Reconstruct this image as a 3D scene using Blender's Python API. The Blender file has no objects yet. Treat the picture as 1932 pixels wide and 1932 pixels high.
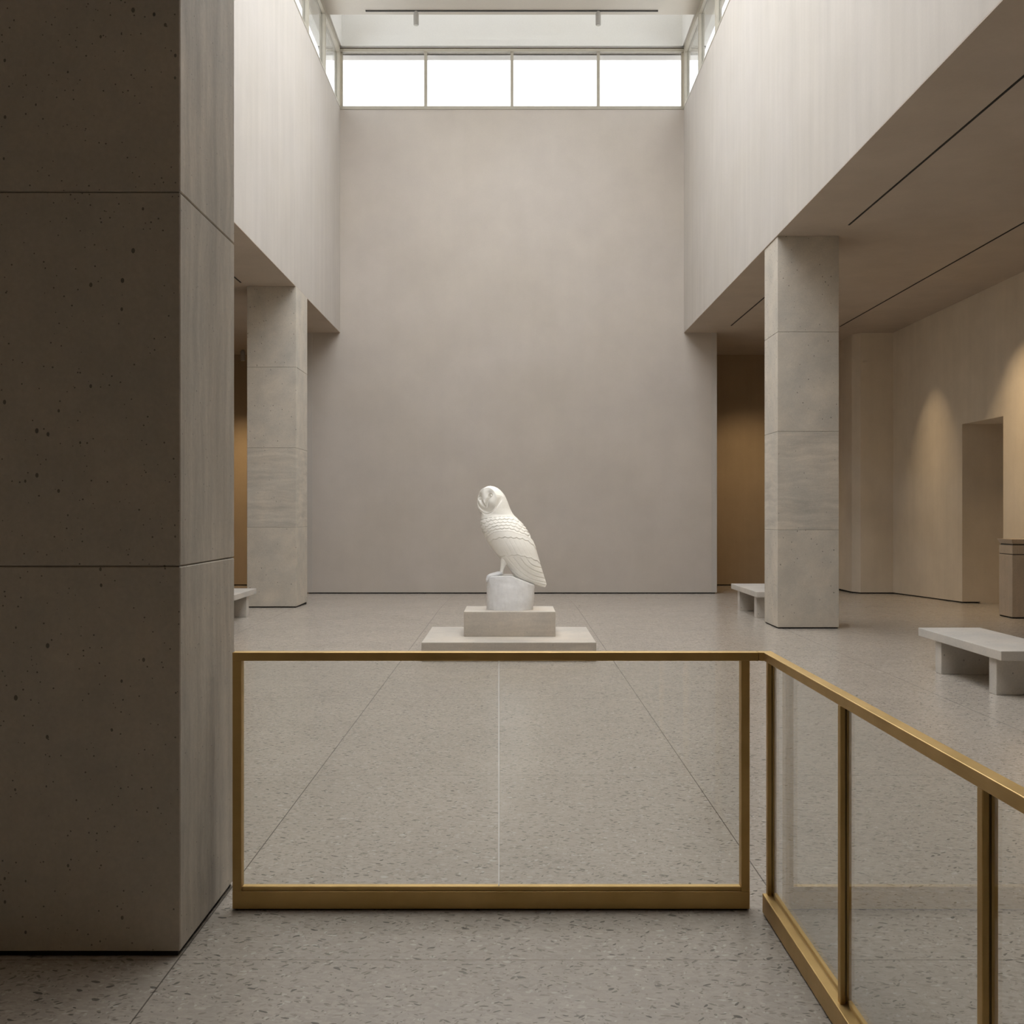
import bpy, bmesh, math, random
import numpy as np
from mathutils import Vector, noise as mnoise

random.seed(7)
SC = bpy.context.scene
COL = SC.collection
ORIGIN = {}          # world position of every Empty

# ------------------------------------------------------------------ materials
class NT:
    """small helper around a node tree"""
    def __init__(self, name):
        self.m = bpy.data.materials.new(name)
        self.m.use_nodes = True
        self.t = self.m.node_tree
        self.t.nodes.clear()
        self.out = self.t.nodes.new('ShaderNodeOutputMaterial')
    def n(self, typ, **kw):
        nd = self.t.nodes.new(typ)
        for k, v in kw.items():
            setattr(nd, k, v)
        return nd
    def put(self, sock, v):
        if isinstance(v, bpy.types.NodeSocket):
            self.t.links.new(v, sock)
        else:
            if isinstance(v, (tuple, list)) and len(v) == 3 and sock.type == 'RGBA':
                v = (*v, 1.0)
            sock.default_value = v
    def math(self, op, a, b=None, c=None, clamp=False):
        nd = self.n('ShaderNodeMath', operation=op, use_clamp=clamp)
        self.put(nd.inputs[0], a)
        if b is not None: self.put(nd.inputs[1], b)
        if c is not None: self.put(nd.inputs[2], c)
        return nd.outputs[0]
    def pos(self):
        return self.n('ShaderNodeNewGeometry').outputs['Position']
    def mapping(self, vec, scale=(1, 1, 1), rot=(0, 0, 0), loc=(0, 0, 0)):
        nd = self.n('ShaderNodeMapping')
        self.put(nd.inputs['Vector'], vec)
        nd.inputs['Scale'].default_value = scale
        nd.inputs['Rotation'].default_value = rot
        nd.inputs['Location'].default_value = loc
        return nd.outputs[0]
    def noise(self, vec, scale, detail=3, rough=0.55):
        nd = self.n('ShaderNodeTexNoise')
        self.put(nd.inputs['Vector'], vec)
        nd.inputs['Scale'].default_value = scale
        nd.inputs['Detail'].default_value = detail
        nd.inputs['Roughness'].default_value = rough
        return nd.outputs[0]
    def voronoi(self, vec, scale, rnd=1.0):
        nd = self.n('ShaderNodeTexVoronoi')
        self.put(nd.inputs['Vector'], vec)
        nd.inputs['Scale'].default_value = scale
        nd.inputs['Randomness'].default_value = rnd
        return nd.outputs['Distance'], nd.outputs['Color']
    def remap(self, v, a, b, c, d):
        nd = self.n('ShaderNodeMapRange')
        self.put(nd.inputs[0], v)
        for i, x in enumerate((a, b, c, d)):
            nd.inputs[i + 1].default_value = x
        return nd.outputs[0]
    def mix(self, f, a, b, blend='MIX'):
        nd = self.n('ShaderNodeMix', data_type='RGBA', blend_type=blend)
        self.put(nd.inputs[0], f)
        self.put(nd.inputs[6], a)
        self.put(nd.inputs[7], b)
        return nd.outputs[2]
    def sep(self, vec):
        nd = self.n('ShaderNodeSeparateXYZ')
        self.put(nd.inputs[0], vec)
        return nd.outputs
    def bsdf(self, color, rough=0.6, metal=0.0, spec=0.5, normal=None):
        b = self.n('ShaderNodeBsdfPrincipled')
        self.put(b.inputs['Base Color'], color)
        self.put(b.inputs['Roughness'], rough)
        self.put(b.inputs['Metallic'], metal)
        self.put(b.inputs['Specular IOR Level'], spec)
        if normal is not None:
            self.put(b.inputs['Normal'], normal)
        self.t.links.new(b.outputs[0], self.out.inputs[0])
        return b
    def bump(self, h, strength, dist=0.01):
        nd = self.n('ShaderNodeBump')
        nd.inputs['Strength'].default_value = strength
        nd.inputs['Distance'].default_value = dist
        self.put(nd.inputs['Height'], h)
        return nd.outputs[0]


def mat_plaster(name, c, var=0.05, streak=0.05, rough=0.8):
    k = NT(name)
    p = k.pos()
    cloud = k.noise(p, 1.3, 4, 0.6)
    st = k.noise(k.mapping(p, (2.2, 2.2, 0.16)), 2.0, 3, 0.55)
    fine = k.noise(p, 38, 2, 0.6)
    v = k.remap(cloud, 0.3, 0.7, 1 - var, 1 + var)
    v = k.math('MULTIPLY', v, k.remap(st, 0.3, 0.7, 1 - streak, 1 + streak))
    v = k.math('MULTIPLY', v, k.remap(fine, 0.3, 0.7, 0.985, 1.015))
    warm = k.mix(k.remap(k.noise(p, 0.55, 2), 0.35, 0.65, 0, 1), c, (c[0] * 0.99, c[1] * 0.985, c[2] * 0.965))
    col = k.mix(1.0, warm, (1, 1, 1), 'MULTIPLY')
    nd = k.n('ShaderNodeVectorMath', operation='SCALE')
    k.put(nd.inputs[0], col); k.put(nd.inputs['Scale'], v)
    k.bsdf(nd.outputs[0], rough, 0, 0.25, k.bump(fine, 0.05, 0.01))
    return k.m


def mat_stone(name, c, dirn='v', pits=1.0, streak=0.12, seed=0.0, rough=0.62):
    """light concrete-like limestone with pores and faint veins"""
    k = NT(name)
    p = k.mapping(k.pos(), loc=(seed, seed * 1.7, seed * 0.6))
    sc = (6.0, 6.0, 0.55) if dirn in 'vs' else (0.8, 0.8, 7.0)
    if dirn == 'n':
        sc = (2.5, 2.5, 2.5)
    warp = k.n('ShaderNodeVectorMath', operation='MULTIPLY_ADD')
    nz = k.n('ShaderNodeTexNoise')
    k.put(nz.inputs['Vector'], p); nz.inputs['Scale'].default_value = 2.5
    k.put(warp.inputs[0], nz.outputs['Color']); warp.inputs[1].default_value = (0.12, 0.12, 0.12); k.put(warp.inputs[2], p)
    st = k.noise(k.mapping(warp.outputs[0], sc), 1.6, 5, 0.62)
    cloud = k.noise(p, 2.0, 5, 0.65)
    fine = k.noise(p, 55, 2, 0.7)
    if dirn == 's':                      # bedding shows only on the flanks
        nx = k.math('ABSOLUTE', k.sep(k.n('ShaderNodeNewGeometry').outputs['Normal'])[0])
        st = k.math('MULTIPLY_ADD', k.math('SUBTRACT', st, 0.5), k.math('MULTIPLY_ADD', nx, 0.85, 0.15), 0.5)
    v = k.remap(st, 0.3, 0.7, 1 - streak, 1 + streak)
    v = k.math('MULTIPLY', v, k.remap(cloud, 0.3, 0.7, 0.90, 1.10))
    v = k.math('MULTIPLY', v, k.remap(fine, 0.25, 0.75, 0.94, 1.06))
    d1, c1 = k.voronoi(k.mapping(p, (1, 1, 0.7)), 26)
    r1 = k.sep(c1)[0]
    rad = k.remap(r1, 0.70, 1.0, 0.0, 0.20)
    pit = k.math('LESS_THAN', d1, rad)
    d2, c2 = k.voronoi(p, 62)
    pit2 = k.math('LESS_THAN', d2, k.remap(k.sep(c2)[1], 0.82, 1.0, 0.0, 0.22))
    pit = k.math('MULTIPLY', k.math('MAXIMUM', pit, pit2), pits)
    v = k.math('MULTIPLY', v, k.math('SUBTRACT', 1.0, k.math('MULTIPLY', pit, 0.65)))
    nd = k.n('ShaderNodeVectorMath', operation='SCALE')
    k.put(nd.inputs[0], k.mix(k.remap(cloud, 0.35, 0.65, 0, 1), c, (c[0] * 1.02, c[1] * 0.985, c[2] * 0.95)))
    k.put(nd.inputs['Scale'], v)
    h = k.math('SUBTRACT', fine, pit)
    k.bsdf(nd.outputs[0], rough, 0, 0.35, k.bump(h, 0.12, 0.004))
    return k.m


def mat_terrazzo(name):
    k = NT(name)
    p = k.pos()
    s = k.sep(p)
    flat = k.n('ShaderNodeCombineXYZ')
    k.put(flat.inputs[0], s[0]); k.put(flat.inputs[1], s[1])
    p2 = flat.outputs[0]
    nz = k.n('ShaderNodeTexNoise'); nz.inputs['Scale'].default_value = 16
    nz.inputs['Detail'].default_value = 2
    k.put(nz.inputs['Vector'], p2)
    warp = k.n('ShaderNodeVectorMath', operation='MULTIPLY_ADD')
    k.put(warp.inputs[0], nz.outputs['Color']); warp.inputs[1].default_value = (0.035, 0.035, 0); k.put(warp.inputs[2], p2)
    w = warp.outputs[0]
    def chips(rot, scale, stretch, thr, rmin, loc):
        q = k.mapping(k.mapping(w, rot=(0, 0, rot), loc=loc), (1, stretch, 1))
        d, c = k.voronoi(q, scale)
        pick = k.sep(c)[0]
        r = k.remap(pick, thr, 1.0, rmin, 0.40)
        r = k.math('MULTIPLY', r, k.math('GREATER_THAN', pick, thr))
        m = k.math('SUBTRACT', r, d)
        return k.remap(m, 0.0, 0.05, 0.0, 1.0), k.sep(c)[1]
    darkA, ta = chips(0.5, 20, 2.6, 0.55, 0.12, (0, 0, 0))
    darkB, tb = chips(-0.75, 23, 2.8, 0.60, 0.12, (3.1, 1.7, 0))
    darkC, tc = chips(0.05, 26, 2.9, 0.62, 0.12, (5.1, 4.7, 0))
    darkD, td = chips(1.5, 44, 1.9, 0.62, 0.12, (8.1, 0.7, 0))
    lightA, tl = chips(0.1, 22, 2.2, 0.70, 0.1, (7.3, 2.2, 0))
    lightB, tl2 = chips(1.9, 30, 2.0, 0.72, 0.1, (1.3, 9.2, 0))
    cloud = k.noise(p2, 1.1, 4, 0.6)
    fine = k.noise(p2, 70, 3, 0.7)
    base = k.mix(k.remap(cloud, 0.3, 0.7, 0, 1), (0.425, 0.378, 0.322), (0.475, 0.423, 0.362))
    base = k.mix(k.remap(fine, 0.3, 0.7, 0.0, 0.30), base, (0.30, 0.265, 0.225))
    dm, cm = k.voronoi(k.mapping(k.mapping(w, rot=(0, 0, 0.2)), (1, 1.9, 1)), 38)
    flake = k.remap(k.sep(cm)[2], 0, 1, 0.915, 1.075)
    fl = k.n('ShaderNodeVectorMath', operation='SCALE'); k.put(fl.inputs[0], base); k.put(fl.inputs['Scale'], flake)
    base = fl.outputs[0]
    col = k.mix(k.math('MULTIPLY', k.math('MAXIMUM', lightA, lightB), k.remap(tl, 0, 1, 0.25, 0.75)), base, (0.60, 0.56, 0.50))
    dk = k.math('MULTIPLY', darkA, k.remap(ta, 0, 1, 0.15, 0.85))
    dk = k.math('MAXIMUM', dk, k.math('MULTIPLY', darkB, k.remap(tb, 0, 1, 0.15, 0.85)))
    dk = k.math('MAXIMUM', dk, k.math('MULTIPLY', darkC, k.remap(tc, 0, 1, 0.15, 0.75)))
    dk = k.math('MAXIMUM', dk, k.math('MULTIPLY', darkD, k.remap(td, 0, 1, 0.1, 0.6)))
    col = k.mix(k.math('MULTIPLY', dk, 1.0, clamp=True), col, (0.085, 0.08, 0.068))
    # slab joints
    line = None
    for x in (-8.5, -6.05, -3.63, -1.194, 1.09, 3.72, 6.2):
        d = k.math('LESS_THAN', k.math('ABSOLUTE', k.math('SUBTRACT', s[0], x)), 0.0027)
        line = d if line is None else k.math('MAXIMUM', line, d)
    yy = k.math('SUBTRACT', k.math('PINGPONG', k.math('SUBTRACT', s[1], 3.976 - 2.79), 2.79 / 2), 0.0)
    jy = k.math('LESS_THAN', yy, 0.0030)
    line = k.math('MAXIMUM', line, k.math('MULTIPLY', jy, 0.55))
    col = k.mix(k.math('MULTIPLY', line, 0.78), col, (0.07, 0.06, 0.05))
    rough = k.remap(k.noise(p2, 9, 3), 0.3, 0.7, 0.17, 0.24)
    k.bsdf(col, rough, 0, 0.45)
    return k.m


def mat_simple(name, c, rough=0.5, metal=0.0, spec=0.4, var=0.04, scale=12):
    k = NT(name)
    p = k.pos()
    v = k.remap(k.noise(p, scale, 3), 0.3, 0.7, 1 - var, 1 + var)
    nd = k.n('ShaderNodeVectorMath', operation='SCALE')
    nd.inputs[0].default_value = c
    k.put(nd.inputs['Scale'], v)
    k.bsdf(nd.outputs[0], rough, metal, spec)
    return k.m


def mat_brass(name):
    k = NT(name)
    p = k.pos()
    br = k.noise(k.mapping(p, (3, 3, 90)), 4.0, 3, 0.6)
    cl = k.noise(p, 5, 3)
    col = k.mix(k.remap(cl, 0.3, 0.7, 0, 1), (0.51, 0.345, 0.130), (0.61, 0.42, 0.172))
    k.bsdf(col, k.remap(br, 0.3, 0.7, 0.42, 0.52), 0.9, 0.5)
    return k.m


def mat_glass(name, tint=(0.985, 0.99, 0.983), refl=1.0):
    k = NT(name)
    tr = k.n('ShaderNodeBsdfTransparent'); tr.inputs[0].default_value = (*tint, 1)
    gl = k.n('ShaderNodeBsdfGlossy'); gl.inputs['Roughness'].default_value = 0.02
    fr = k.n('ShaderNodeFresnel')
    bf = k.n('ShaderNodeNewGeometry').outputs['Backfacing']
    k.put(fr.inputs[0], k.remap(bf, 0, 1, 1.5, 1 / 1.5))      # same reflectance from either side
    v = k.math('ADD', k.math('MULTIPLY', fr.outputs[0], refl), k.remap(k.noise(k.pos(), 2.0, 2), 0, 1, 0.0, 0.006))
    mx = k.n('ShaderNodeMixShader')
    k.put(mx.inputs[0], v)
    k.t.links.new(tr.outputs[0], mx.inputs[1]); k.t.links.new(gl.outputs[0], mx.inputs[2])
    k.t.links.new(mx.outputs[0], k.out.inputs[0])
    return k.m


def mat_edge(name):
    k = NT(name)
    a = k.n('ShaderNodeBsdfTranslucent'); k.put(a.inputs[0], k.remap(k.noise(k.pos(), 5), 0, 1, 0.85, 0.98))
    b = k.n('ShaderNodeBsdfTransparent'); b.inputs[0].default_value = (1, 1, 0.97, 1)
    e = k.n('ShaderNodeEmission'); e.inputs[0].default_value = (1, 0.97, 0.9, 1); e.inputs[1].default_value = 0.07  # faint emission brightens the seam, imitating light carried by the glass
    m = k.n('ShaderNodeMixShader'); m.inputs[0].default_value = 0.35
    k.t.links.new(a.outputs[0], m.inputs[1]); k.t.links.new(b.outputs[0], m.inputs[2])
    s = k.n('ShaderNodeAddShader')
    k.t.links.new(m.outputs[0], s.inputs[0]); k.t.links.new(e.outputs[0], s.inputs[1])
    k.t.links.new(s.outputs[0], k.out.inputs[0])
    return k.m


def mat_marble(name, c, vein=0.05):
    k = NT(name)
    p = k.pos()
    a = k.noise(k.mapping(p, (1, 1, 1.6)), 7, 6, 0.65)
    b = k.noise(p, 60, 2, 0.6)
    v = k.math('MULTIPLY', k.remap(a, 0.3, 0.7, 1 - vein, 1 + vein * 0.4), k.remap(b, 0.3, 0.7, 0.97, 1.02))
    nd = k.n('ShaderNodeVectorMath', operation='SCALE')
    nd.inputs[0].default_value = c
    k.put(nd.inputs['Scale'], v)
    bs = k.bsdf(nd.outputs[0], 0.5, 0, 0.35, k.bump(b, 0.08, 0.003))
    return k.m


M = {
    'plaster':   mat_plaster('warm grey plaster', (0.52, 0.470, 0.420), 0.045, 0.010),
    'plaster_hi': mat_plaster('streaked pale plaster', (0.50, 0.463, 0.422), 0.03, 0.045),
    'soffit':    mat_plaster('plaster soffit', (0.50, 0.43, 0.36), 0.06, 0.0),
    'aisle':     mat_plaster('aisle plaster', (0.70, 0.622, 0.515), 0.05, 0.03),
    'alcove':    mat_plaster('brown alcove plaster', (0.40, 0.31, 0.21), 0.05, 0.03),
    'ceil':      mat_plaster('pale ceiling paint', (0.70, 0.665, 0.605), 0.02, 0.0),
    'shaft':     mat_plaster('white shaft paint', (0.74, 0.73, 0.70), 0.01, 0.0),
    'stone_v':   mat_stone('limestone upright grain', (0.52, 0.483, 0.42), 'v', 1.0, 0.13, 0.0),
    'stone_h':   mat_stone('limestone cross grain', (0.52, 0.483, 0.42), 'h', 0.6, 0.16, 3.3),
    'stone_n':   mat_stone('limestone cloudy', (0.52, 0.483, 0.42), 'n', 1.0, 0.08, 7.7),
    'stone_s':   mat_stone('pitted limestone with bedded flanks', (0.52, 0.483, 0.42), 's', 1.0, 0.20, 4.4),
    'bench':     mat_stone('bench stone', (0.52, 0.495, 0.455), 'n', 0.7, 0.05, 1.2, 0.5),
    'plinth':    mat_stone('veined plinth stone', (0.54, 0.50, 0.445), 'h', 0.25, 0.10, 5.1, 0.5),
    'pedestal':  mat_stone('warm pedestal stone', (0.45, 0.385, 0.31), 'v', 0.2, 0.06, 9.1),
    'terrazzo':  mat_terrazzo('grey beige terrazzo'),
    'brass':     mat_brass('brushed brass'),
    'brass_dark': mat_simple('dark brass channel', (0.05, 0.033, 0.012), 0.45, 0.6, 0.4),
    'glass':     mat_glass('clear rail glass'),
    'pane':      mat_glass('window glass', (0.99, 0.99, 0.99)),
    'dimmed':   mat_glass('frosted clerestory glass', (0.58, 0.575, 0.568), 0.6),  # clear glass with a grey tint that weakens the daylight
    'dimmed_side': mat_glass('pale clerestory glass', (0.74, 0.75, 0.755), 0.8),  # milder grey tint, set for the daylight from the sides
    'joint':     mat_simple('dusty stone joint', (0.13, 0.115, 0.095), 0.8),
    'seam':      mat_simple('pale glass joint', (0.62, 0.62, 0.56), 0.35),
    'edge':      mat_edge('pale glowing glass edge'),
    'frame':     mat_simple('beige window frame', (0.40, 0.365, 0.295), 0.45),
    'gap':       mat_simple('black shadow gap', (0.010, 0.009, 0.008), 0.8),  # black colour stands in for the shade inside the recesses
    'slot':      mat_simple('black linear slot', (0.012, 0.011, 0.010), 0.7),
    'lamp':      mat_simple('light grey lamp enamel', (0.42, 0.40, 0.365), 0.45),
    'lamp_dark': mat_simple('dark track and pedestal groove', (0.05, 0.045, 0.038), 0.5),  # one dark tone for the light track and the pedestal grooves
    'owl':       mat_marble('cream white marble', (0.80, 0.775, 0.715), 0.03),
    'rock':      mat_marble('cool white marble', (0.72, 0.715, 0.71), 0.07),
}

# ------------------------------------------------------------------ geometry helpers
def bm_box(bm, x0, x1, y0, y1, z0, z1, bevel=0.0, seg=1):
    xs, ys, zs = sorted((x0, x1)), sorted((y0, y1)), sorted((z0, z1))
    v = [bm.verts.new((x, y, z)) for z in zs for y in ys for x in xs]
    fs = [(0, 2, 3, 1), (4, 5, 7, 6), (0, 1, 5, 4), (2, 6, 7, 3), (0, 4, 6, 2), (1, 3, 7, 5)]
    faces = [bm.faces.new([v[i] for i in f]) for f in fs]
    if bevel > 0:
        es = list({e for f in faces for e in f.edges})
        bmesh.ops.bevel(bm, geom=es, offset=bevel, segments=seg, affect='EDGES', profile=0.5)
    return bm


def box(x0, x1, y0, y1, z0, z1, bevel=0.0, seg=1):
    return bm_box(bmesh.new(), x0, x1, y0, y1, z0, z1, bevel, seg)


def prism(poly, z0, z1):
    """vertical prism over an x,y polygon (counter-clockwise)"""
    bm = bmesh.new()
    lo = [bm.verts.new((x, y, z0)) for x, y in poly]
    hi = [bm.verts.new((x, y, z1)) for x, y in poly]
    n = len(poly)
    bm.faces.new(lo[::-1]); bm.faces.new(hi)
    for i in range(n):
        bm.faces.new((lo[i], lo[(i + 1) % n], hi[(i + 1) % n], hi[i]))
    return bm


def wpos(o):
    p = Vector((0, 0, 0))
    while o is not None:
        p = p + Vector(o.location)
        o = o.parent
    return p


def obj(name, bm, mat, parent=None, smooth=False, loc=None):
    """link a bmesh given in world coordinates as ONE object"""
    me = bpy.data.meshes.new(name)
    base = wpos(parent) if parent is not None else Vector((0, 0, 0))
    if loc is not None:
        here = Vector(loc)
    elif parent is not None:
        here = base
    else:                                     # own origin under the middle of its base
        vs = [v.co for v in bm.verts]
        lo = Vector((min(v[i] for v in vs) for i in range(3)))
        hi = Vector((max(v[i] for v in vs) for i in range(3)))
        here = Vector(((lo.x + hi.x) / 2, (lo.y + hi.y) / 2, lo.z))
    bmesh.ops.recalc_face_normals(bm, faces=bm.faces[:])
    for v in bm.verts:
        v.co -= here
    bm.to_mesh(me); bm.free()
    me.materials.append(M[mat])
    if smooth:
        for p in me.polygons: p.use_smooth = True
    o = bpy.data.objects.new(name, me)
    o.location = here - base
    o.parent = parent
    COL.objects.link(o)
    return o


def thing(name, loc, label, cat, group=None):
    o = bpy.data.objects.new(name, None)
    o.empty_display_size = 0.2
    o.location = loc
    COL.objects.link(o)
    return tag(o, label, cat, group)


def tag(o, label, cat, group=None):
    o['label'] = label; o['category'] = cat
    if group: o['group'] = group
    return o


def struct(name, bm, mat, label=None):
    o = obj(name, bm, mat)
    o['kind'] = 'structure'
    if label:
        o['label'] = label; o['category'] = name.split('_')[0]
    return o


def dup(root, loc, label=None, group=None):
    r = root.copy(); COL.objects.link(r); r.location = loc
    if label: r['label'] = label
    if group: r['group'] = group
    for ch in list(root.children):
        c = ch.copy(); COL.objects.link(c); c.parent = r
        for g in list(ch.children):
            d = g.copy(); COL.objects.link(d); d.parent = c
    return r


def tube(bm, pts, rads, seg=14, cap=True):
    pts = [Vector(p) for p in pts]
    rings = []
    up = Vector((0.123, 0.97, 0.21)).normalized()
    for i, p in enumerate(pts):
        t = (pts[min(i + 1, len(pts) - 1)] - pts[max(i - 1, 0)]).normalized()
        a = t.cross(up)
        if a.length < 1e-3: a = t.cross(Vector((1, 0, 0)))
        a.normalize(); b = t.cross(a)
        rings.append([bm.verts.new(p + (a * math.cos(2 * math.pi * k / seg) + b * math.sin(2 * math.pi * k / seg)) * rads[i]) for k in range(seg)])
    for r0, r1 in zip(rings, rings[1:]):
        for k in range(seg):
            bm.faces.new((r0[k], r0[(k + 1) % seg], r1[(k + 1) % seg], r1[k]))
    if cap:
        bm.faces.new(rings[0][::-1]); bm.faces.new(rings[-1])
    return bm


# ------------------------------------------------------------------ the hall
W = 3.63          # half width of the tall nave
CZ = 5.385        # underside of aisle ceilings and bulkheads
TOP = 11.43       # nave ceiling
SILL = 10.12      # clerestory sill
BY = 23.5         # end wall
FY = 26.8         # rear of the alcoves
AX = 8.05         # aisle side wall
NY = 3.5          # edge of the unseen low ceiling added to darken the foreground
GAP = 0.024       # shadow gap at the foot of the walls, coloured black


def floor_z(y):
    """the terrazzo falls very slightly towards the end wall"""
    y0 = 18.3
    if y <= y0: return 0.0
    if y <= BY: return -0.123 * ((y - y0) / (BY - y0)) ** 1.25
    return -0.123 - 0.0142 * (y - BY)

# floor
bm = bmesh.new()
ys = [-5.0, 0, 5, 10, 15, 18.3] + list(np.linspace(18.6, BY, 18)) + [24.5, 25.5, 27.2]
rows = []
for y in ys:
    rows.append((bm.verts.new((-9.6, y, floor_z(y))), bm.verts.new((9.6, y, floor_z(y)))))
for r0, r1 in zip(rows, rows[1:]):
    bm.faces.new((r0[0], r0[1], r1[1], r1[0]))
me_f = struct('floor', bm, 'terrazzo', 'polished beige grey terrazzo floor with dark chips and thin joints')
for p in me_f.data.polygons: p.use_smooth = True

zb = floor_z(BY)
# end wall, its shadow gap and edge strips
struct('wall_back', box(-4.30, 4.30, BY, BY + 0.45, zb + GAP, SILL), 'plaster', 'tall warm grey plaster end wall behind the owl statue')
struct('baseboard_back', box(-4.29, 4.29, BY + 0.012, BY + 0.40, zb - 0.05, zb + GAP), 'gap', 'black shadow gap at the foot of the end wall')
struct('trim_1', box(4.215, 4.325, BY - 0.006, BY + 0.46, zb + GAP, CZ), 'plaster_hi', 'pale upright edge strip at the right end of the end wall')
struct('trim_2', box(-4.325, -4.215, BY - 0.006, BY + 0.46, zb + GAP, CZ), 'plaster_hi', 'pale upright edge strip at the left end of the end wall')

# bulkheads (upper nave walls carried by the pillars)
struct('wall_left', box(-W - 0.40, -W, NY - 0.3, BY, CZ + 0.012, SILL), 'plaster_hi', 'pale upper wall on the left, hanging over the aisle')
struct('wall_right', box(W, W + 0.40, NY - 0.3, BY, CZ + 0.012, SILL), 'plaster_hi', 'pale upper wall on the right, hanging over the aisle')
struct('wall_front', box(-W - 0.40, W + 0.40, NY - 0.6, NY - 0.3, CZ + 0.3, TOP + 0.3), 'plaster')

# aisle ceilings, unseen low ceiling added over the near end
struct('ceiling_right', bm_box(box(W + 0.40, 9.4, -5, FY + 0.2, CZ, CZ + 0.3), W + 0.001, W + 0.40, NY - 0.3, BY, CZ, CZ + 0.012), 'soffit', 'low brownish plaster ceiling over the right aisle')
struct('ceiling_left', bm_box(box(-9.4, -W - 0.40, -5, FY + 0.2, CZ, CZ + 0.3), -W - 0.40, -W - 0.001, NY - 0.3, BY, CZ, CZ + 0.012), 'soffit', 'low brownish plaster ceiling over the left aisle')
struct('ceiling_front', box(-W - 0.40, W + 0.40, -5, NY - 0.3, CZ, CZ + 0.3), 'soffit')  # out of view, put in to shade the near pillar

# nave ceiling with an added, unseen roof light and the end wall slot
bm = bmesh.new()
SX, SY0, SY1 = 3.1, 4.4, 20.6
SLOT_Y = 22.0
bm_box(bm, -4.1, -SX, NY - 0.6, SLOT_Y, TOP, TOP + 0.3)
bm_box(bm, SX, 4.1, NY - 0.6, SLOT_Y, TOP, TOP + 0.3)
bm_box(bm, -SX, SX, NY - 0.6, SY0, TOP, TOP + 0.3)
bm_box(bm, -SX, SX, SY1, SLOT_Y, TOP, TOP + 0.3)
struct('ceiling', bm, 'ceil', 'pale flat ceiling of the tall hall')
# shaft of the slot
bm = bmesh.new()
ST = 12.75
bm_box(bm, -4.1, 4.1, BY + 0.02, BY + 0.27, TOP - 0.02, ST)              # back
bm_box(bm, -4.1, 4.1, BY - 0.02, BY + 0.02, TOP, TOP + 0.14)              # ledge
bm_box(bm, -4.1, -W + 0.03, SLOT_Y, BY + 0.02, TOP, ST)
bm_box(bm, W - 0.03, 4.1, SLOT_Y, BY + 0.02, TOP, ST)
bm_box(bm, -4.1, 4.1, SLOT_Y - 0.25, SLOT_Y, TOP + 0.3, ST)
struct('wall_skylight_shaft', bm, 'shaft', 'white painted shaft of the roof slot above the clerestory')

# skylights
def window(name, label):
    o = bpy.data.objects.new(name, None)
    COL.objects.link(o)
    o['kind'] = 'structure'; o['label'] = label; o['category'] = 'window'
    return o

w4 = window('window_4', 'narrow roof light slot along the end wall')
obj('pane', box(-4.1, 4.1, SLOT_Y - 0.2, BY + 0.2, ST, ST + 0.02), 'dimmed', w4)
w5 = window('window_5', 'unseen roof light added in the hall ceiling for daylight')
obj('pane', box(-SX - 0.1, SX + 0.1, SY0 - 0.1, SY1 + 0.1, TOP + 0.31, TOP + 0.33), 'pane', w5)

# clerestory on the end wall
w1 = window('window_1', 'clerestory band of four white panes high on the end wall')
fy0, fy1 = BY + 0.01, BY + 0.11
HEAD = TOP - 0.02
bm = bmesh.new()
bm_box(bm, -W, W, BY - 0.012, BY + 0.16, SILL - 0.02, SILL + 0.045)       # sill
bm_box(bm, -W, W, fy0 - 0.03, fy1, 11.315, TOP - 0.055)                     # head
bm_box(bm, -W, -3.58, fy0, fy1, SILL + 0.045, 11.315)
bm_box(bm, 3.58, W, fy0, fy1, SILL + 0.045, 11.315)
obj('window_frame', bm, 'frame', w1)
obj('window_head', box(-W - 0.1, W + 0.1, BY + 0.015, BY + 0.10, TOP - 0.055, TOP - 0.02), 'brass_dark', w1)
xs = (-3.58, -1.824, 0.0, 1.824, 3.58)
for x in xs[1:-1]:
    obj('mullion', box(x - 0.03, x + 0.03, fy0 - 0.02, fy1, SILL + 0.045, 11.315), 'frame', w1)
for x0, x1 in zip(xs, xs[1:]):
    obj('pane', box(x0 + (0.03 if x0 > -3.5 else 0), x1 - (0.03 if x1 < 3.5 else 0), BY + 0.055, BY + 0.065, SILL + 0.045, 11.315), 'dimmed', w1)
struct('trim_3', box(-4.1, 4.1, BY + 0.14, BY + 0.40, 11.30, TOP - 0.02), 'shaft')

# clerestories on the side walls
for sgn, nm, side in ((-1, 'window_2', 'left'), (1, 'window_3', 'right')):
    w = window(nm, 'clerestory glazing along the top of the %s upper wall' % side)
    x0, x1 = sgn * (W - 0.005), sgn * (W + 0.10)
    bm = bmesh.new()
    bm_box(bm, x0, x1, NY, BY, SILL, SILL + 0.035)
    bm_box(bm, x0, x1, NY, BY, 11.27, 11.36)
    obj('window_frame', bm, 'frame', w)
    obj('window_head', box(sgn * (W + 0.0), sgn * (W + 0.3), NY, BY, 11.36, TOP), 'frame', w)
    yp = [23.44, 21.64, 19.84, 18.04, 16.24, 14.44, 12.64, 10.84, 9.04, 7.24, 5.44, NY]
    for y in yp[:-1]:
        obj('mullion', box(x0, x1, y - 0.05, y + 0.05, SILL + 0.035, 11.27), 'frame', w)
    for ya, yb in zip(yp, yp[1:]):
        obj('pane', box(sgn * (W + 0.05), sgn * (W + 0.06), yb + 0.05, ya - 0.05, SILL + 0.035, 11.27), 'dimmed_side', w)

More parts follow.
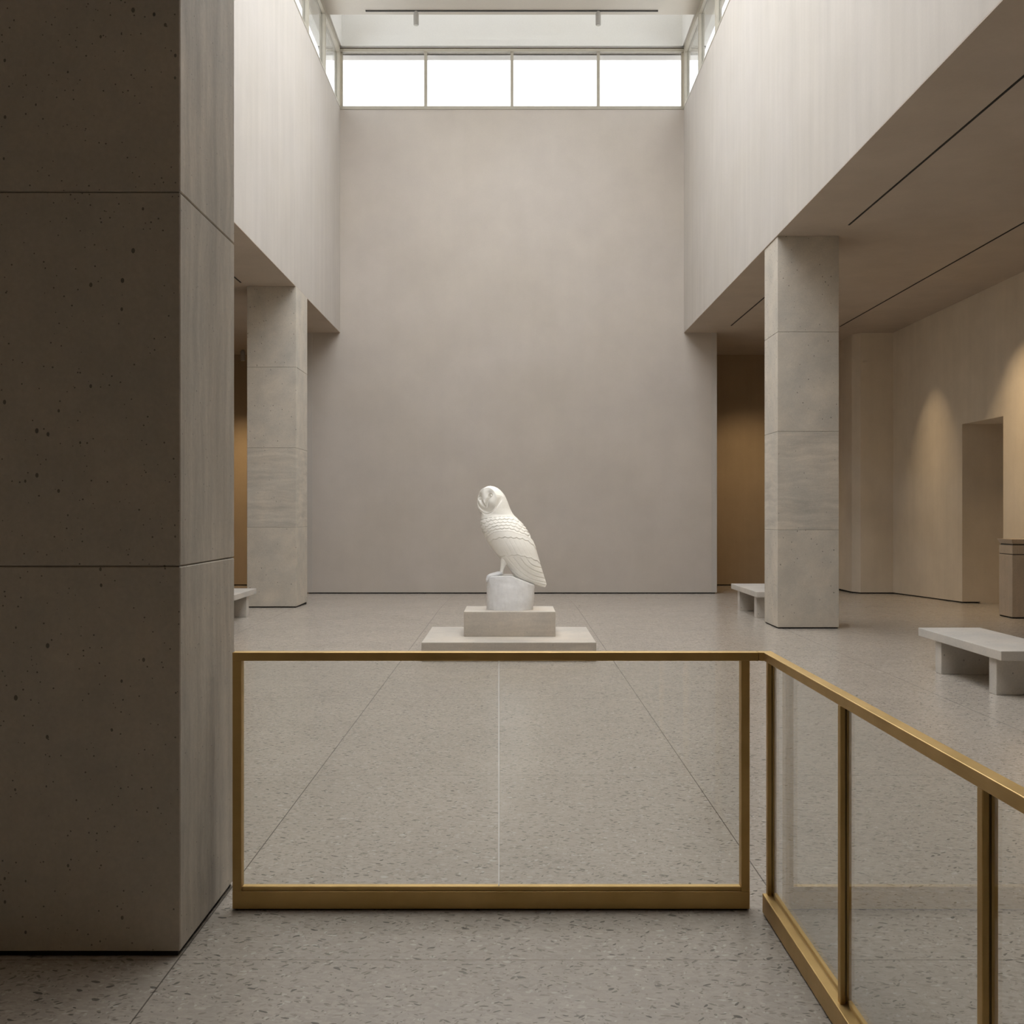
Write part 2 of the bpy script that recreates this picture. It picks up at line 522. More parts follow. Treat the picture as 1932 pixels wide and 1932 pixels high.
# alcoves left and right of the end wall
struct('wall_alcove_right', box(4.0, 8.3, FY, FY + 0.3, floor_z(FY) + GAP, CZ), 'alcove', 'warm lit brown rear wall of the right alcove')
struct('wall_alcove_left', box(-8.3, -4.0, FY, FY + 0.3, floor_z(FY) + GAP, CZ), 'alcove', 'warm lit brown rear wall of the left alcove')
struct('baseboard_right', box(4.0, 8.3, FY + 0.012, FY + 0.3, floor_z(FY) - 0.05, floor_z(FY) + GAP), 'gap')
struct('baseboard_left', box(-8.3, -4.0, FY + 0.012, FY + 0.3, floor_z(FY) - 0.05, floor_z(FY) + GAP), 'gap')
struct('wall_alcove_side_right', box(4.0, 4.30, BY + 0.45, FY, zb - 0.1, CZ), 'alcove')
struct('wall_alcove_side_left', box(-4.30, -4.0, BY + 0.45, FY, zb - 0.1, CZ), 'alcove')
pier = [(7.36, BY), (AX + 0.4, BY), (AX + 0.4, FY), (7.25, FY), (7.25, BY + 0.25)]
struct('wall_pier_right', prism(pier, zb + GAP, CZ), 'aisle', 'plaster pier with a splayed corner at the end of the right aisle')
struct('baseboard_pier', prism([(7.37, BY + 0.012), (AX + 0.4, BY + 0.012), (AX + 0.4, FY), (7.262, FY), (7.262, BY + 0.26)], zb - 0.06, zb + GAP), 'gap')
struct('wall_pier_left', prism([(-x, y) for x, y in pier][::-1], zb + GAP, CZ), 'aisle')
struct('baseboard_pier_left', prism([(-x, y) for x, y in [(7.37, BY + 0.012), (AX + 0.4, BY + 0.012), (AX + 0.4, FY), (7.262, FY), (7.262, BY + 0.26)]][::-1], zb - 0.06, zb + GAP), 'gap')

# right aisle wall with a doorway
DY0, DY1, DZ = 18.24, 19.9, 3.17
def aisle_piece(bm, y0, y1, z0a, z0b, z1, x0=AX, x1=AX + 0.32):
    v = [bm.verts.new(c) for c in ((x0, y0, z0a), (x1, y0, z0a), (x0, y1, z0b), (x1, y1, z0b), (x0, y0, z1), (x1, y0, z1), (x0, y1, z1), (x1, y1, z1))]
    for f in ((0, 2, 3, 1), (4, 5, 7, 6), (0, 1, 5, 4), (2, 6, 7, 3), (0, 4, 6, 2), (1, 3, 7, 5)):
        bm.faces.new([v[i] for i in f])
bm = bmesh.new()
aisle_piece(bm, -5, DY0, GAP, GAP, DZ)
aisle_piece(bm, -5, BY, DZ, DZ, CZ)
aisle_piece(bm, DY1, BY, floor_z(DY1) + GAP, zb + GAP, DZ)
struct('wall_aisle_right', bm, 'aisle', 'brownish plaster side wall of the right aisle with a tall doorway')
bm = bmesh.new()
aisle_piece(bm, -5, DY0 - 0.01, -0.05, -0.05, GAP, AX + 0.012, AX + 0.3)
aisle_piece(bm, DY1 + 0.012, BY, floor_z(DY1) - 0.05, zb - 0.05, floor_z(DY1) + 0.02, AX + 0.012, AX + 0.3)
struct('baseboard_aisle_right', bm, 'gap')
# passage behind the doorway
bm = bmesh.new()
bm_box(bm, AX + 0.32, 9.5, DY1, DY1 + 0.2, -0.2, DZ + 0.05)
bm_box(bm, AX + 0.32, 9.5, DY0 - 0.2, DY0, -0.2, DZ + 0.05)
bm_box(bm, AX + 0.32, 9.5, DY0, DY1, DZ, DZ + 0.05)
bm_box(bm, 9.3, 9.5, DY0, DY1, -0.1, DZ)
struct('wall_passage', bm, 'aisle', 'plaster lining of the doorway passage in the right aisle wall')
# left aisle wall and the wall behind the viewer
struct('wall_aisle_left', box(-AX - 0.32, -AX, -5, BY, -0.1, CZ), 'aisle')
struct('wall_rear', box(-9.4, 9.4, -5.2, -5, -0.1, CZ), 'aisle')

# ------------------------------------------------------------------ pillars
def pillar(x0, x1, y0, y1, joints, label, mats, gap=0.018, drop=0.0):
    t = thing('stone_pillar', ((x0 + x1) / 2, (y0 + y1) / 2, 0), label, 'pillar', 'square stone pillars carrying the aisle ceilings')
    zs = [gap - drop] + joints + [CZ]
    for i, (a, b) in enumerate(zip(zs, zs[1:])):
        obj('stone_block', box(x0, x1, y0, y1, a + (0.0014 if i else 0), b - (0.0014 if i < len(zs) - 2 else 0), 0.004), mats[i], t)
    bm = bmesh.new()
    for j in joints:
        bm_box(bm, x0 + 0.006, x1 - 0.006, y0 + 0.006, y1 - 0.006, j - 0.004, j + 0.004)
    obj('joint', bm, 'joint', t)
    obj('base_recess', box(x0 + 0.012, x1 - 0.012, y0 + 0.012, y1 - 0.012, -0.03, gap - drop + 0.002), 'gap', t)
    return t

pillar(-2.06, -1.194, 4.005, 4.785, [1.405, 2.752, 4.10], 'huge dark pitted stone pillar in the left foreground beside the brass railing',
       ['stone_s', 'stone_s', 'stone_s', 'stone_s'], 0.019)
pillar(3.644, 4.486, 15.27, 16.06, [1.353, 2.705, 4.07], 'tall stone pillar in the right aisle, hiding half of a bench',
       ['stone_n', 'stone_h', 'stone_n', 'stone_n'])
pillar(-4.445, -W + 0.01, 18.67, 19.68, [1.342, 2.676, 4.03], 'tall stone pillar at the left end of the hall, just left of the end wall',
       ['stone_n', 'stone_h', 'stone_n', 'stone_n'], 0.018, 0.004)

# ------------------------------------------------------------------ ceiling slots
for x, y0, y1, lab in ((4.44, 5.0, 14.67, 'thin black ceiling slot in front of the right pillar, nearer the nave'),
                       (4.45, 16.4, 22.6, 'short black ceiling slot behind the right pillar, towards the alcove'),
                       (6.69, 3.0, 22.7, 'long thin black ceiling slot nearest the right aisle wall'),
                       (-4.47, 8.0, 18.35, 'black ceiling slot over the left aisle, ending before the pillar')):
    tag(obj('slot_vent', box(x - 0.012, x + 0.012, y0, y1, CZ - 0.006, CZ - 0.0005), 'slot'), lab, 'ceiling vent', 'black linear slots in the aisle ceilings')

# ------------------------------------------------------------------ benches
def bench(x0, y0, label):
    Wd, Ln, H, T = 0.64, 1.95, 0.405, 0.085
    t = thing('stone_bench', (x0, y0, 0), label, 'bench', 'low stone slab benches')
    obj('seat', box(x0, x0 + Wd, y0, y0 + Ln, H - T, H, 0.006, 2), 'bench', t)
    for ya in (0.16, 1.41):
        obj('leg', box(x0 + 0.03, x0 + Wd - 0.03, y0 + ya, y0 + ya + 0.15, 0, H - T, 0.004), 'bench', t)
    return t

b0 = bench(4.20, 9.56, 'low pale stone bench at the right edge, nearest to the viewer')
dup(b0, (3.66, 16.65, 0), 'low stone bench half hidden behind the right pillar')
dup(b0, (-4.64, 15.48, 0), 'low stone bench half hidden behind the dark left foreground pillar')

# ------------------------------------------------------------------ stone pedestal in the right aisle
t = thing('stone_pedestal', (7.74, 16.93, 0), 'square stone pedestal with a flared cap by the aisle wall at the right edge', 'pedestal')
px0, px1, py0, py1 = 7.507, 7.98, 16.70, 17.16
obj('base_recess', box(px0 + 0.01, px1 - 0.01, py0 + 0.01, py1 - 0.01, 0, 0.022), 'gap', t)
obj('shaft', box(px0, px1, py0, py1, 0.02, 0.955, 0.005), 'pedestal', t)
obj('joint', box(px0 + 0.008, px1 - 0.008, py0 + 0.008, py1 - 0.008, 0.95, 0.972), 'lamp_dark', t)
obj('collar', box(px0, px1, py0, py1, 0.968, 1.10, 0.005), 'pedestal', t)
obj('neck', box(px0 + 0.02, px1 - 0.02, py0 + 0.02, py1 - 0.02, 1.095, 1.125), 'lamp_dark', t)
bm = bmesh.new()
v0 = [bm.verts.new(c) for c in ((px0 + 0.01, py0 + 0.01, 1.12), (px1 - 0.01, py0 + 0.01, 1.12), (px1 - 0.01, py1 - 0.01, 1.12), (px0 + 0.01, py1 - 0.01, 1.12))]
v1 = [bm.verts.new(c) for c in ((px0 - 0.02, py0 - 0.02, 1.19), (px1 + 0.02, py0 - 0.02, 1.19), (px1 + 0.02, py1 + 0.02, 1.19), (px0 - 0.02, py1 + 0.02, 1.19))]
bm.faces.new(v0[::-1]); bm.faces.new(v1)
for i in range(4): bm.faces.new((v0[i], v0[(i + 1) % 4], v1[(i + 1) % 4], v1[i]))
obj('cap', bm, 'pedestal', t)

# ------------------------------------------------------------------ brass and glass railing
RY = 4.468       # front face of the cross rail
RT = 1.036       # top of the hand rail
XL, XR = -1.123, 0.955
XS = 1.011       # inner face of the side rail
t = thing('glass_railing', (0, RY, 0), 'brass framed glass railing facing the viewer, in front of the statue', 'railing', 'brass and glass railings')
obj('top_rail', box(XL, XS - 0.02, RY, RY + 0.05, RT - 0.034, RT, 0.0025, 2), 'brass', t)
bm = box(XL, XR, RY, RY + 0.05, 0.006, 0.076, 0.0025, 2)
obj('bottom_rail', bm, 'brass', t)
obj('glazing_bead', box(XL + 0.036, XR - 0.034, RY + 0.008, RY + 0.042, 0.075, 0.093, 0.002), 'brass', t)
obj('post', box(XL, XL + 0.036, RY + 0.002, RY + 0.048, 0.070, RT - 0.033, 0.002), 'brass', t)
obj('post', box(XR - 0.034, XR, RY + 0.002, RY + 0.048, 0.070, RT - 0.033, 0.002), 'brass', t)
obj('base_recess', box(XL + 0.01, XR - 0.01, RY + 0.01, RY + 0.04, 0, 0.008), 'gap', t)
SEAM = -0.053
obj('glass_pane', box(XL + 0.03, SEAM - 0.0025, RY + 0.020, RY + 0.030, 0.085, RT - 0.03), 'glass', t)
obj('glass_pane', box(SEAM + 0.0025, XR - 0.03, RY + 0.020, RY + 0.030, 0.085, RT - 0.03), 'glass', t)
obj('glass_joint', box(SEAM - 0.0025, SEAM + 0.0025, RY + 0.019, RY + 0.031, 0.09, RT - 0.033), 'edge', t)

t = thing('glass_railing', (XS + 0.02, 2.9, 0), 'brass framed glass railing running towards the viewer at the lower right', 'railing', 'brass and glass railings')
YN = 1.30        # near end, outside the picture
bm = bmesh.new()
# hand rail mitred into the cross rail
bm_box(bm, XS, XS + 0.040, YN, RY + 0.0, RT - 0.034, RT, 0.003, 2)
obj('top_rail', bm, 'brass', t)
obj('corner_piece', prism([(XS - 0.019, RY), (XS, RY - 0.004), (XS + 0.040, RY - 0.004), (XS + 0.040, RY + 0.05), (XS - 0.019, RY + 0.05)], RT - 0.0335, RT - 0.0005), 'brass', t)
obj('bottom_rail', box(XS - 0.014, XS + 0.044, YN, RY - 0.035, 0.006, 0.082, 0.003, 2), 'brass', t)
obj('glazing_bead', box(XS + 0.022, XS + 0.038, YN + 0.03, RY - 0.04, 0.08, 0.094, 0.002), 'brass', t)
obj('base_recess', box(XS, XS + 0.03, YN + 0.01, RY - 0.045, 0, 0.008), 'gap', t)
pys = [RY - 0.035, 3.43, 2.395, YN + 0.03]
for y in pys:
    p = obj('post', box(XS + 0.001, XS + 0.036, y - 0.028 if y > 4 else y, y if y > 4 else y + 0.028, 0.078, RT - 0.033, 0.002), 'brass', t)
    yf = y - 0.028 if y > 4 else y
    obj('channel', box(XS + 0.016, XS + 0.021, yf - 0.0012, yf + 0.004, 0.085, RT - 0.04), 'brass_dark', p)
for ya, yb in zip(pys, pys[1:]):
    obj('glass_pane', box(XS + 0.015, XS + 0.023, yb + 0.027, ya - 0.027 if ya > 4 else ya, 0.085, RT - 0.03), 'glass', t)

# ------------------------------------------------------------------ track and spotlights on the nave ceiling
t = thing('light_track', (0, 21.78, TOP), 'thin dark lighting track on the ceiling edge above the clerestory', 'light track')
obj('track_rail', box(-2.87, 2.86, 21.80, 21.83, TOP - 0.022, TOP), 'lamp_dark', t)

def spotlight(loc, label, h=0.27, r=0.052, mat='lamp'):
    x, y, z = loc
    t = thing('spotlight', loc, label, 'spotlight', 'cylindrical track spotlights')
    bm = bmesh.new(); tube(bm, [(x, y, z), (x, y, z - 0.05)], [0.03, 0.03], 16)
    obj('adapter', bm, mat, t)
    bm = bmesh.new()
    tube(bm, [(x, y, z - 0.03), (x, y, z - 0.045), (x, y, z - h + 0.02), (x, y, z - h + 0.004), (x, y, z - h)], [r * 0.9, r, r, r * 0.94, r * 0.8], 28)
    obj('housing', bm, mat, t, True)
    bm = bmesh.new(); tube(bm, [(x, y, z - h + 0.001), (x, y, z - h - 0.004)], [r * 0.78, r * 0.74], 24)
    obj('lens', bm, 'seam', t)
    return t
spotlight((-1.88, 21.815, TOP - 0.02), 'small cylindrical ceiling spotlight above the clerestory, the left one of two')
spotlight((1.69, 21.815, TOP - 0.02), 'small cylindrical ceiling spotlight above the clerestory, the right one of two')
spotlight((-6.29, 26.0, CZ), 'dim cylindrical spotlight in the left alcove, seen between two pillars', 0.25, 0.055, 'lamp')

# ------------------------------------------------------------------ statue stones
t = obj('stone_plinth', box(-0.970, 0.902, 11.91, 13.52, 0.0, 0.205, 0.004), 'plinth')
tag(t, 'wide low stone plinth on the floor under the statue', 'plinth')
t = obj('stone_pedestal', box(-0.540, 0.487, 12.466, 13.20, 0.205, 0.484, 0.004), 'plinth')
tag(t, 'rectangular veined stone block on the plinth carrying the owl', 'pedestal')

# ------------------------------------------------------------------ owl statue
Y0 = 12.82
S = 0.0011373
def to_world(a, b, d):
    return np.stack([-1.1355 + a * S, Y0 - d * S, 2.125 - b * S], -1)

def spline(tab):
    x = np.array([p[0] for p in tab], float); y = np.array([p[1] for p in tab], float)
    h = np.diff(x); dl = np.diff(y) / h                      # monotone cubic
    m = np.zeros_like(x); m[0] = dl[0]; m[-1] = dl[-1]
    for i in range(1, len(x) - 1):
        if dl[i - 1] * dl[i] > 0:
            w1, w2 = 2 * h[i] + h[i - 1], h[i] + 2 * h[i - 1]
            m[i] = (w1 + w2) / (w1 / dl[i - 1] + w2 / dl[i])
    def f(q):
        q = np.asarray(q, float)
        i = np.clip(np.searchsorted(x, q) - 1, 0, len(x) - 2)
        s = (q - x[i]) / h[i]
        return ((1 + 2 * s) * (1 - s) ** 2 * y[i] + s * (1 - s) ** 2 * h[i] * m[i] + s * s * (3 - 2 * s) * y[i + 1] + s * s * (s - 1) * h[i] * m[i + 1])
    return f

front = spline([(197, 774), (201, 748), (207, 732), (217, 714), (240, 686), (270, 664), (310, 651), (370, 646), (420, 652), (450, 668), (475, 682), (500, 682), (530, 679), (560, 677), (600, 681), (640, 691), (700, 716), (780, 762), (850, 812), (910, 860), (950, 889), (985, 930), (1060, 985), (1110, 1022), (1145, 1065), (1170, 1150), (1200, 1240), (1222, 1318)])
back = spline([(197, 778), (201, 808), (207, 826), (217, 848), (230, 868), (260, 899), (295, 925), (360, 955), (440, 986), (495, 1020), (530, 1060), (560, 1089), (640, 1149), (730, 1199), (830, 1240), (930, 1269), (1040, 1302), (1130, 1330), (1195, 1347), (1222, 1336)])
depth = spline([(197, 3), (201, 38), (207, 58), (217, 80), (240, 108), (280, 130), (330, 143), (380, 148), (430, 145), (480, 142), (530, 166), (600, 196), (700, 212), (800, 210), (900, 188), (985, 158), (1060, 120), (1130, 78), (1180, 46), (1222, 18)])

tt = np.linspace(0, 1, 60) ** 2
bs = np.concatenate([197 + tt * 60, np.arange(258.5, 540, 2.2), np.arange(540, 1222.1, 2.9)])
NSEG = 320
th = np.linspace(0, 2 * np.pi, NSEG, endpoint=False)
F, B_, D = front(bs), back(bs), depth(bs)
cen, rad = (F + B_) / 2, (B_ - F) / 2
A = cen[:, None] + rad[:, None] * np.cos(th)[None]
Bv = np.repeat(bs[:, None], NSEG, 1)
Dv = D[:, None] * np.sin(th)[None]
P = np.stack([A, Bv, Dv], -1).reshape(-1, 3)

def mk_faces(nr, ns):
    i = np.arange(nr - 1)[:, None] * ns; j = np.arange(ns)[None]; j2 = (j + 1) % ns
    return np.stack([i + j, i + j2, i + ns + j2, i + ns + j], -1).reshape(-1, 4)

def vnormals(P, nr, ns):
    G = P.reshape(nr, ns, 3)
    du = np.roll(G, -1, 1) - np.roll(G, 1, 1)
    dv = np.empty_like(G); dv[1:-1] = G[2:] - G[:-2]; dv[0] = G[1] - G[0]; dv[-1] = G[-1] - G[-2]
    n = np.cross(du, dv)
    n /= np.linalg.norm(n, axis=-1, keepdims=True) + 1e-9
    c = G.mean(1, keepdims=True)
    if (n * (G - c)).sum() < 0: n = -n
    return n.reshape(-1, 3)

# --- face disc
C0 = np.array([800.0, 338.0, 0.0])
nrm = np.array([-0.55, 0.12, 0.83]); nrm /= np.linalg.norm(nrm)
e1 = np.array([0.83, 0.0, 0.55]); e1 -= nrm * e1.dot(nrm); e1 /= np.linalg.norm(e1)
e2 = np.cross(nrm, e1)
if e2[1] > 0: e2 = -e2                      # e2 points up (b decreases upward)
roll = math.radians(9)
e1, e2 = e1 * math.cos(roll) + e2 * math.sin(roll), e2 * math.cos(roll) - e1 * math.sin(roll)
q = P - C0
hh, pp, qq = q @ nrm, q @ e1, q @ e2
def smooth(e0, e1_, x):
    t = np.clip((x - e0) / (e1_ - e0), 0, 1); return t * t * (3 - 2 * t)
def gauss(x, s): return np.exp(-(x / s) ** 2)
qc = 12.0
pc = 8.0
pw = np.where(qq - qc > 0, 122.0, 122.0 - 0.12 * np.abs(qq - qc))
R = np.sqrt(((pp - pc) / pw) ** 2 + ((qq - qc) / 128.0) ** 2)
ph = np.arctan2(pp - 6, qq - qc)
R = R + 0.04 * gauss(ph, 0.30)               # notch on the forehead
mask = smooth(1.04, 0.96, R) * smooth(-25, 5, hh)
dome = 133 - 0.0025 * ((pp - 8) ** 2 + (qq - 6) ** 2)
pp = pp + 6
ap = np.abs(pp)
def seg_dist(x, y, x0, y0, x1, y1):
    vx, vy = x1 - x0, y1 - y0
    s = np.clip(((x - x0) * vx + (y - y0) * vy) / (vx * vx + vy * vy), 0, 1)
    return np.hypot(x - x0 - s * vx, y - y0 - s * vy), s
crease, s_ = seg_dist(ap, qq, 62, 40, 8, -48)
dome -= (40 - 20 * s_) * gauss(crease, 12)
dome -= 16 * gauss(ap - 66, 32) * gauss(qq - 64, 26)             # hollow under the brow
dome += 13 * gauss(ap - 72, 36) * gauss(qq + 26, 48)              # cheeks
dome += 8 * gauss(pp, 30) * smooth(-45, 40, qq)                  # bridge
beakw = 9 + 0.10 * (qq + 58)
dome += 15 * gauss(pp, np.clip(beakw, 4, 16)) * smooth(-64, -40, qq) * smooth(25, -22, qq)
er = np.hypot(ap - 68, (qq - 43) * 1.2)
dome += 12 * np.sqrt(np.clip(1 - (er / 16) ** 2, 0, 1))
dome -= 17 * gauss(er - 20, 5)
dome += 1.0 * gauss(R - 0.95, 0.06)                                 # rim
P = P + nrm[None] * ((dome - hh) * mask)[:, None]
# undercut below the disc
und = gauss(R - 1.10, 0.07) * (hh > -10) * (mask < 0.5)
P = P - nrm[None] * (und * 9)[:, None]

# --- feather relief
N = vnormals(P, len(bs), NSEG)
a, b = P[:, 0], P[:, 1]
def curve(pts):
    return spline(pts)
E_neck = curve([(660, 540), (740, 520), (850, 508), (950, 503), (1030, 510), (1100, 560)])
E0 = curve([(690, 790), (735, 735), (790, 672), (860, 648), (960, 642), (1060, 672), (1150, 708), (1210, 760)])
E1 = curve([(740, 790), (800, 745), (860, 724), (930, 715), (1000, 718), (1100, 731), (1180, 768), (1250, 840)])
E2 = curve([(820, 905), (920, 905), (1040, 891), (1110, 905), (1190, 926), (1290, 980)])
disp = np.zeros(len(P))
tw = np.clip((b - E_neck(a)) / np.maximum(E0(a) - E_neck(a), 20), -0.3, 1.3)
body = b > 495
# scales
rowsN = 4.5
u = np.clip(a - 0.25 * (b - 600), 600, 1250)
row = np.floor(tw * rowsN)
for dr in (0, -1):
    rr = row + dr
    uu = (u / 47.0 + 0.5 * (rr % 2)) % 1.0 - 0.5
    edge = rr + 0.62 + 0.55 * np.sqrt(np.clip(1 - (2 * uu) ** 2, 0, 1))
    dist = (tw * rowsN - edge)
    ins = (tw > 0.02) & (tw < 1.06) & body
    disp += np.where(ins, -6.5 * gauss(dist, 0.15), 0)
    disp += np.where(ins, 3.2 * np.clip(1 + dist, 0, 1) * (dist < 0), 0)
def edge_line(Ef, wave, amp, depthv, width, a0, a1):
    e = Ef(np.clip(a, a0, a1)) + amp * (1 - np.abs(np.sin(np.pi * a / wave))) * -1.0 + amp * 0.5
    dd = b - e
    ok = smooth(a0 - 8, a0 + 12, a) * smooth(a1 + 8, a1 - 8, a) * body
    return ok * (-depthv * gauss(dd, width) + 0.9 * depthv * np.exp(-np.clip(-dd, 0, 999) / 16) * (dd < 0))
disp += edge_line(E1, 58, 11, 6.5, 4.5, 770, 1240)
disp += edge_line(E2, 66, 10, 6.5, 4.5, 855, 1285)
# fine shafts between the rows
band = (b > E1(a)) & (b < E2(np.clip(a, 820, 1290))) & body
disp += np.where(band & (a > 930), -1.3 * gauss((((a - 0.55 * (b - 700)) / 46) % 1.0 - 0.5), 0.10), 0)
# wing edge over the belly
wing_front = [(735, 700), (775, 790), (850, 900), (905, 940)]
def poly_dist(pts):
    best = np.full(len(P), 1e9)
    for (x0, y0), (x1, y1) in zip(pts, pts[1:]):
        dd, _ = seg_dist(a, b, x0, y0, x1, y1)
        best = np.minimum(best, dd)
    return best
def dense(pts, n=14):
    x = [p[0] for p in pts]; f = curve(pts)
    xx = np.linspace(x[0], x[-1], n)
    return list(zip(xx, f(xx)))
side = smooth(0, 25, np.abs(P[:, 2]))
disp += -3.0 * gauss(poly_dist(wing_front), 4.5) * side
for k, pts in enumerate(([(1140, 925), (1190, 985), (1235, 1008), (1290, 1024)],
            [(1075, 915), (1130, 985), (1210, 1045), (1318, 1084)],
            [(1010, 915), (1080, 1005), (1160, 1072), (1240, 1110), (1332, 1134)],
            [(950, 915), (1020, 1000), (1100, 1078), (1200, 1140), (1342, 1174)],
            [(900, 935), (985, 1030), (1060, 1100), (1150, 1150), (1250, 1185), (1342, 1204)])):
    dd = poly_dist(dense(pts))
    x = [p[0] for p in pts]
    below = b - curve(pts)(np.clip(a, x[0], x[-1]))
    disp += (-7.5 * gauss(dd, 4.6) + 3.0 * np.exp(-dd / 14) * (below < 0)) * smooth(0, 60, a - x[0] + 30) * smooth(890, 915, b) * side
P = P + N * disp[:, None]

# --- mesh of the bird
rootz = 0.484
owl_root = thing('owl_statue', (-1.1355 + 980 * S, Y0, rootz), 'white marble barn owl perched on a rock, standing on the stone block', 'statue')

def np_mesh(name, verts, faces, mat, parent, smooth_=True):
    me = bpy.data.meshes.new(name)
    off = np.array(wpos(parent))
    me.from_pydata((verts - off).tolist(), [], [list(map(int, f)) for f in faces])
    me.update()
    bm = bmesh.new(); bm.from_mesh(me)
    bmesh.ops.recalc_face_normals(bm, faces=bm.faces[:])
    bm.to_mesh(me); bm.free()
    if smooth_:
        me.polygons.foreach_set('use_smooth', [True] * len(me.polygons))
    me.materials.append(M[mat])
    o = bpy.data.objects.new(name, me); o.parent = parent
    COL.objects.link(o)
    return o

nr = len(bs)
faces = [tuple(f) for f in mk_faces(nr, NSEG)]
faces.append(tuple(range(NSEG)))
faces.append(tuple(range((nr - 1) * NSEG, nr * NSEG)))
owl = np_mesh('owl_body', to_world(P[:, 0], P[:, 1], P[:, 2]), faces, 'owl', owl_root)

def wp(a_, b_, d_):
    return tuple(to_world(np.array(a_, float), np.array(b_, float), np.array(d_, float)))
for dleg in (62, -62):
    bm = bmesh.new()
    pts = [(950, 900, dleg), (922, 950, dleg), (908, 1000, dleg), (898, 1040, dleg), (892, 1070, dleg), (888, 1094, dleg)]
    rr = [60, 42, 26, 20, 19, 24]
    tube(bm, [wp(*p) for p in pts], [r * S for r in rr], 20)
    leg = obj('leg', bm, 'owl', owl_root, True)
    for k, (da, dd) in enumerate(((0, -30), (-8, 2), (2, 34))):
        bm = bmesh.new()
        e = dleg + dd
        pts = [(895, 1080, dleg + dd * 0.3), (862 + da, 1082, dleg + dd * 0.6), (820 + da, 1092, e), (784 + da, 1102, e), (762 + da, 1116, e), (752 + da, 1140, e), (751 + da, 1168, e)]
        tube(bm, [wp(*p) for p in pts], [r * S for r in (18, 16, 14, 14, 13, 9, 3)], 12)
        obj('toe', bm, 'rock', leg, True)

# --- rock
NB, NT_ = 90, 200
bl = np.linspace(1446, 1092, NB)
left = spline([(1080, 772), (1092, 766), (1110, 755), (1140, 748), (1200, 745), (1320, 742), (1446, 741)])
right = spline([(1080, 1205), (1100, 1214), (1140, 1222), (1200, 1226), (1300, 1223), (1446, 1206)])
tr = np.linspace(0, 2 * np.pi, NT_, endpoint=False)
rings = []
for b_ in bl:
    l, r = left(b_), right(b_)
    c, rd = (l + r) / 2, (r - l) / 2
    # slightly squared drum
    ct, st = np.cos(tr), np.sin(tr)
    ex = 0.86
    ra = c + rd * np.sign(ct) * np.abs(ct) ** ex
    rd2 = 205 * np.sign(st) * np.abs(st) ** ex
    rings.append(np.stack([ra, np.full(NT_, b_), rd2], -1))
for k in np.linspace(0.965, 0.02, 40):
    ring = rings[NB - 1].copy()
    c = ring.mean(0)
    ring = c + (ring - c) * k
    ring[:, 1] = 1092 - 6 * math.sqrt(max(0, 1 - k * k))
    rings.append(ring)
RP = np.concatenate(rings)
topf = spline([(700, 1118), (760, 1108), (800, 1094), (860, 1086), (980, 1086), (1040, 1112), (1130, 1152), (1230, 1196), (1300, 1215)])
soft = topf(RP[:, 0])
RP[:, 1] = np.where(RP[:, 1] < soft + 18, soft + 18 * np.exp((RP[:, 1] - soft - 18) / 60.0) * 1.0 - 0 * soft, RP[:, 1])
RP[:, 1] = np.maximum(RP[:, 1], soft - 2)
cx = 980.0
for i in range(len(RP)):
    v = Vector((RP[i, 0] / 95.0, RP[i, 1] / 110.0, RP[i, 2] / 95.0))
    n1 = mnoise.noise(v) * 9 + mnoise.noise(v * 2.3 + Vector((5, 1, 2))) * 4 + mnoise.noise(Vector((v.x * 3.2, v.y * 0.8, v.z * 3.2))) * 3
    dx, dz = RP[i, 0] - cx, RP[i, 2]
    L = math.hypot(dx, dz) + 1e-6
    k = n1 * min(1.0, L / 120.0) * 0.55
    RP[i, 0] += dx / L * k
    RP[i, 2] += dz / L * k
RP[:NT_, 1] = 1443.0
faces = [tuple(f) for f in mk_faces(len(rings), NT_)]
faces.append(tuple(range(NT_))); faces.append(tuple(range((len(rings) - 1) * NT_, len(rings) * NT_)))
np_mesh('rock_base', to_world(RP[:, 0], RP[:, 1], RP[:, 2]), faces, 'rock', owl_root)

# ------------------------------------------------------------------ light
world = bpy.data.worlds.new('overcast sky')
SC.world = world
world.use_nodes = True
wt = world.node_tree; wt.nodes.clear()
wo = wt.nodes.new('ShaderNodeOutputWorld'); bg = wt.nodes.new('ShaderNodeBackground')
bg.inputs[0].default_value = (0.965, 0.985, 1.01, 1); bg.inputs[1].default_value = 5.45
wt.links.new(bg.outputs[0], wo.inputs[0])

def light(name, typ, loc, aim=None, **kw):
    d = bpy.data.lights.new(name, typ)
    for k, v in kw.items(): setattr(d, k, v)
    o = bpy.data.objects.new(name, d); o.location = loc
    if aim is not None:
        o.rotation_euler = (Vector(aim) - Vector(loc)).to_track_quat('-Z', 'Y').to_euler()
    COL.objects.link(o)
    return o

def portal(loc, aim, sx, sy):
    o = light('sky portal', 'AREA', loc, aim, shape='RECTANGLE', size=sx, size_y=sy, energy=0)
    o.data.cycles.is_portal = True
    return o
portal((0, (SY0 + SY1) / 2, TOP + 0.45), (0, (SY0 + SY1) / 2, 0), 2 * SX + 0.3, SY1 - SY0 + 0.3)
portal((0, (SLOT_Y + BY) / 2, ST + 0.1), (0, (SLOT_Y + BY) / 2, 0), 8.0, 1.8)
portal((0, BY + 0.5, 10.75), (0, 0, 10.75), 7.3, 1.35)
o = portal((-W - 0.45, 13.5, 10.75), (0, 13.5, 10.75), 20.2, 1.4)
o = portal((W + 0.45, 13.5, 10.75), (0, 13.5, 10.75), 20.2, 1.4)

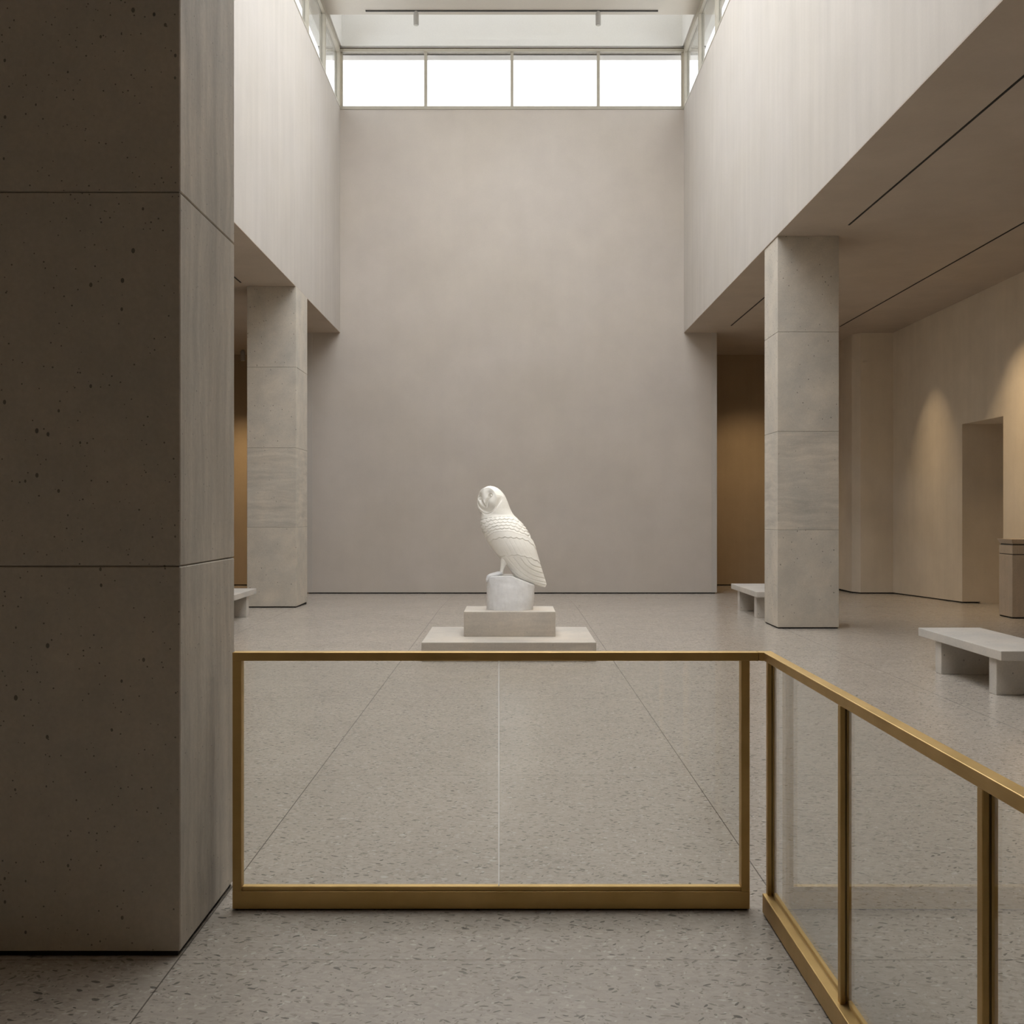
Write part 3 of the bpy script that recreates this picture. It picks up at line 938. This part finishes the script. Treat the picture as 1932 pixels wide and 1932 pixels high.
WARM = (1.0, 0.74, 0.44)
def spot(loc, aim, energy, ang, blend=0.8, rad=0.05, col=WARM):
    return light('spot and fill light', 'SPOT', loc, aim, energy=energy, spot_size=math.radians(ang), spot_blend=blend, shadow_soft_size=rad, color=col)
spot((5.6, 24.4, CZ - 0.08), (5.7, FY, 0.1), 225, 80, 1.0)
spot((-6.29, 24.8, CZ - 0.3), (-6.2, FY, 0.3), 330, 78, 1.0)
def wash(loc, aim, energy, spread):
    o = light('wall washer', 'AREA', loc, aim, shape='DISK', size=0.14, energy=energy, color=WARM)
    o.data.spread = math.radians(spread)
wash((6.69, 21.2, CZ - 0.012), (8.05, 21.2, 0.3), 7.5, 58)
wash((6.69, 17.35, CZ - 0.012), (8.05, 17.35, 0.6), 19, 72)
spot((1.69, 21.8, 11.1), (0.2, 12.9, 1.4), 900, 9, 0.9, 0.05, (1, 0.78, 0.5))
spot((-0.9, 3.2, 5.3), (0.0, 12.8, 1.22), 1300, 12.0, 1.0, 0.10, (0.97, 0.98, 1.0))  # unseen cool fill added to brighten the owl from the front
spot((3.45, 11.2, 5.3), (0.0, 12.8, 1.35), 300, 26.0, 1.0, 0.10, (1.0, 0.90, 0.74))

# ------------------------------------------------------------------ camera
cam = bpy.data.cameras.new('camera')
cam.sensor_fit = 'HORIZONTAL'
cam.sensor_width = 36.0
cam.lens = 36.0 * 2100 / 1932
cam.clip_start = 0.05
co = bpy.data.objects.new('camera', cam)
co.location = (0, 0, 1.6)
co.rotation_euler = (math.radians(90), 0, 0)
COL.objects.link(co)
SC.camera = co

vs = SC.view_settings
vs.view_transform = 'Standard'
vs.look = 'None'
vs.exposure = 0.0
vs.gamma = 1.0
cy = SC.cycles
cy.use_denoising = True
cy.use_adaptive_sampling = True
cy.adaptive_threshold = 0.09
cy.adaptive_min_samples = 16
cy.max_bounces = 9
cy.diffuse_bounces = 6
cy.glossy_bounces = 4
cy.transparent_max_bounces = 16
cy.transmission_bounces = 6
cy.caustics_reflective = False
cy.caustics_refractive = False
cy.sample_clamp_indirect = 6.0
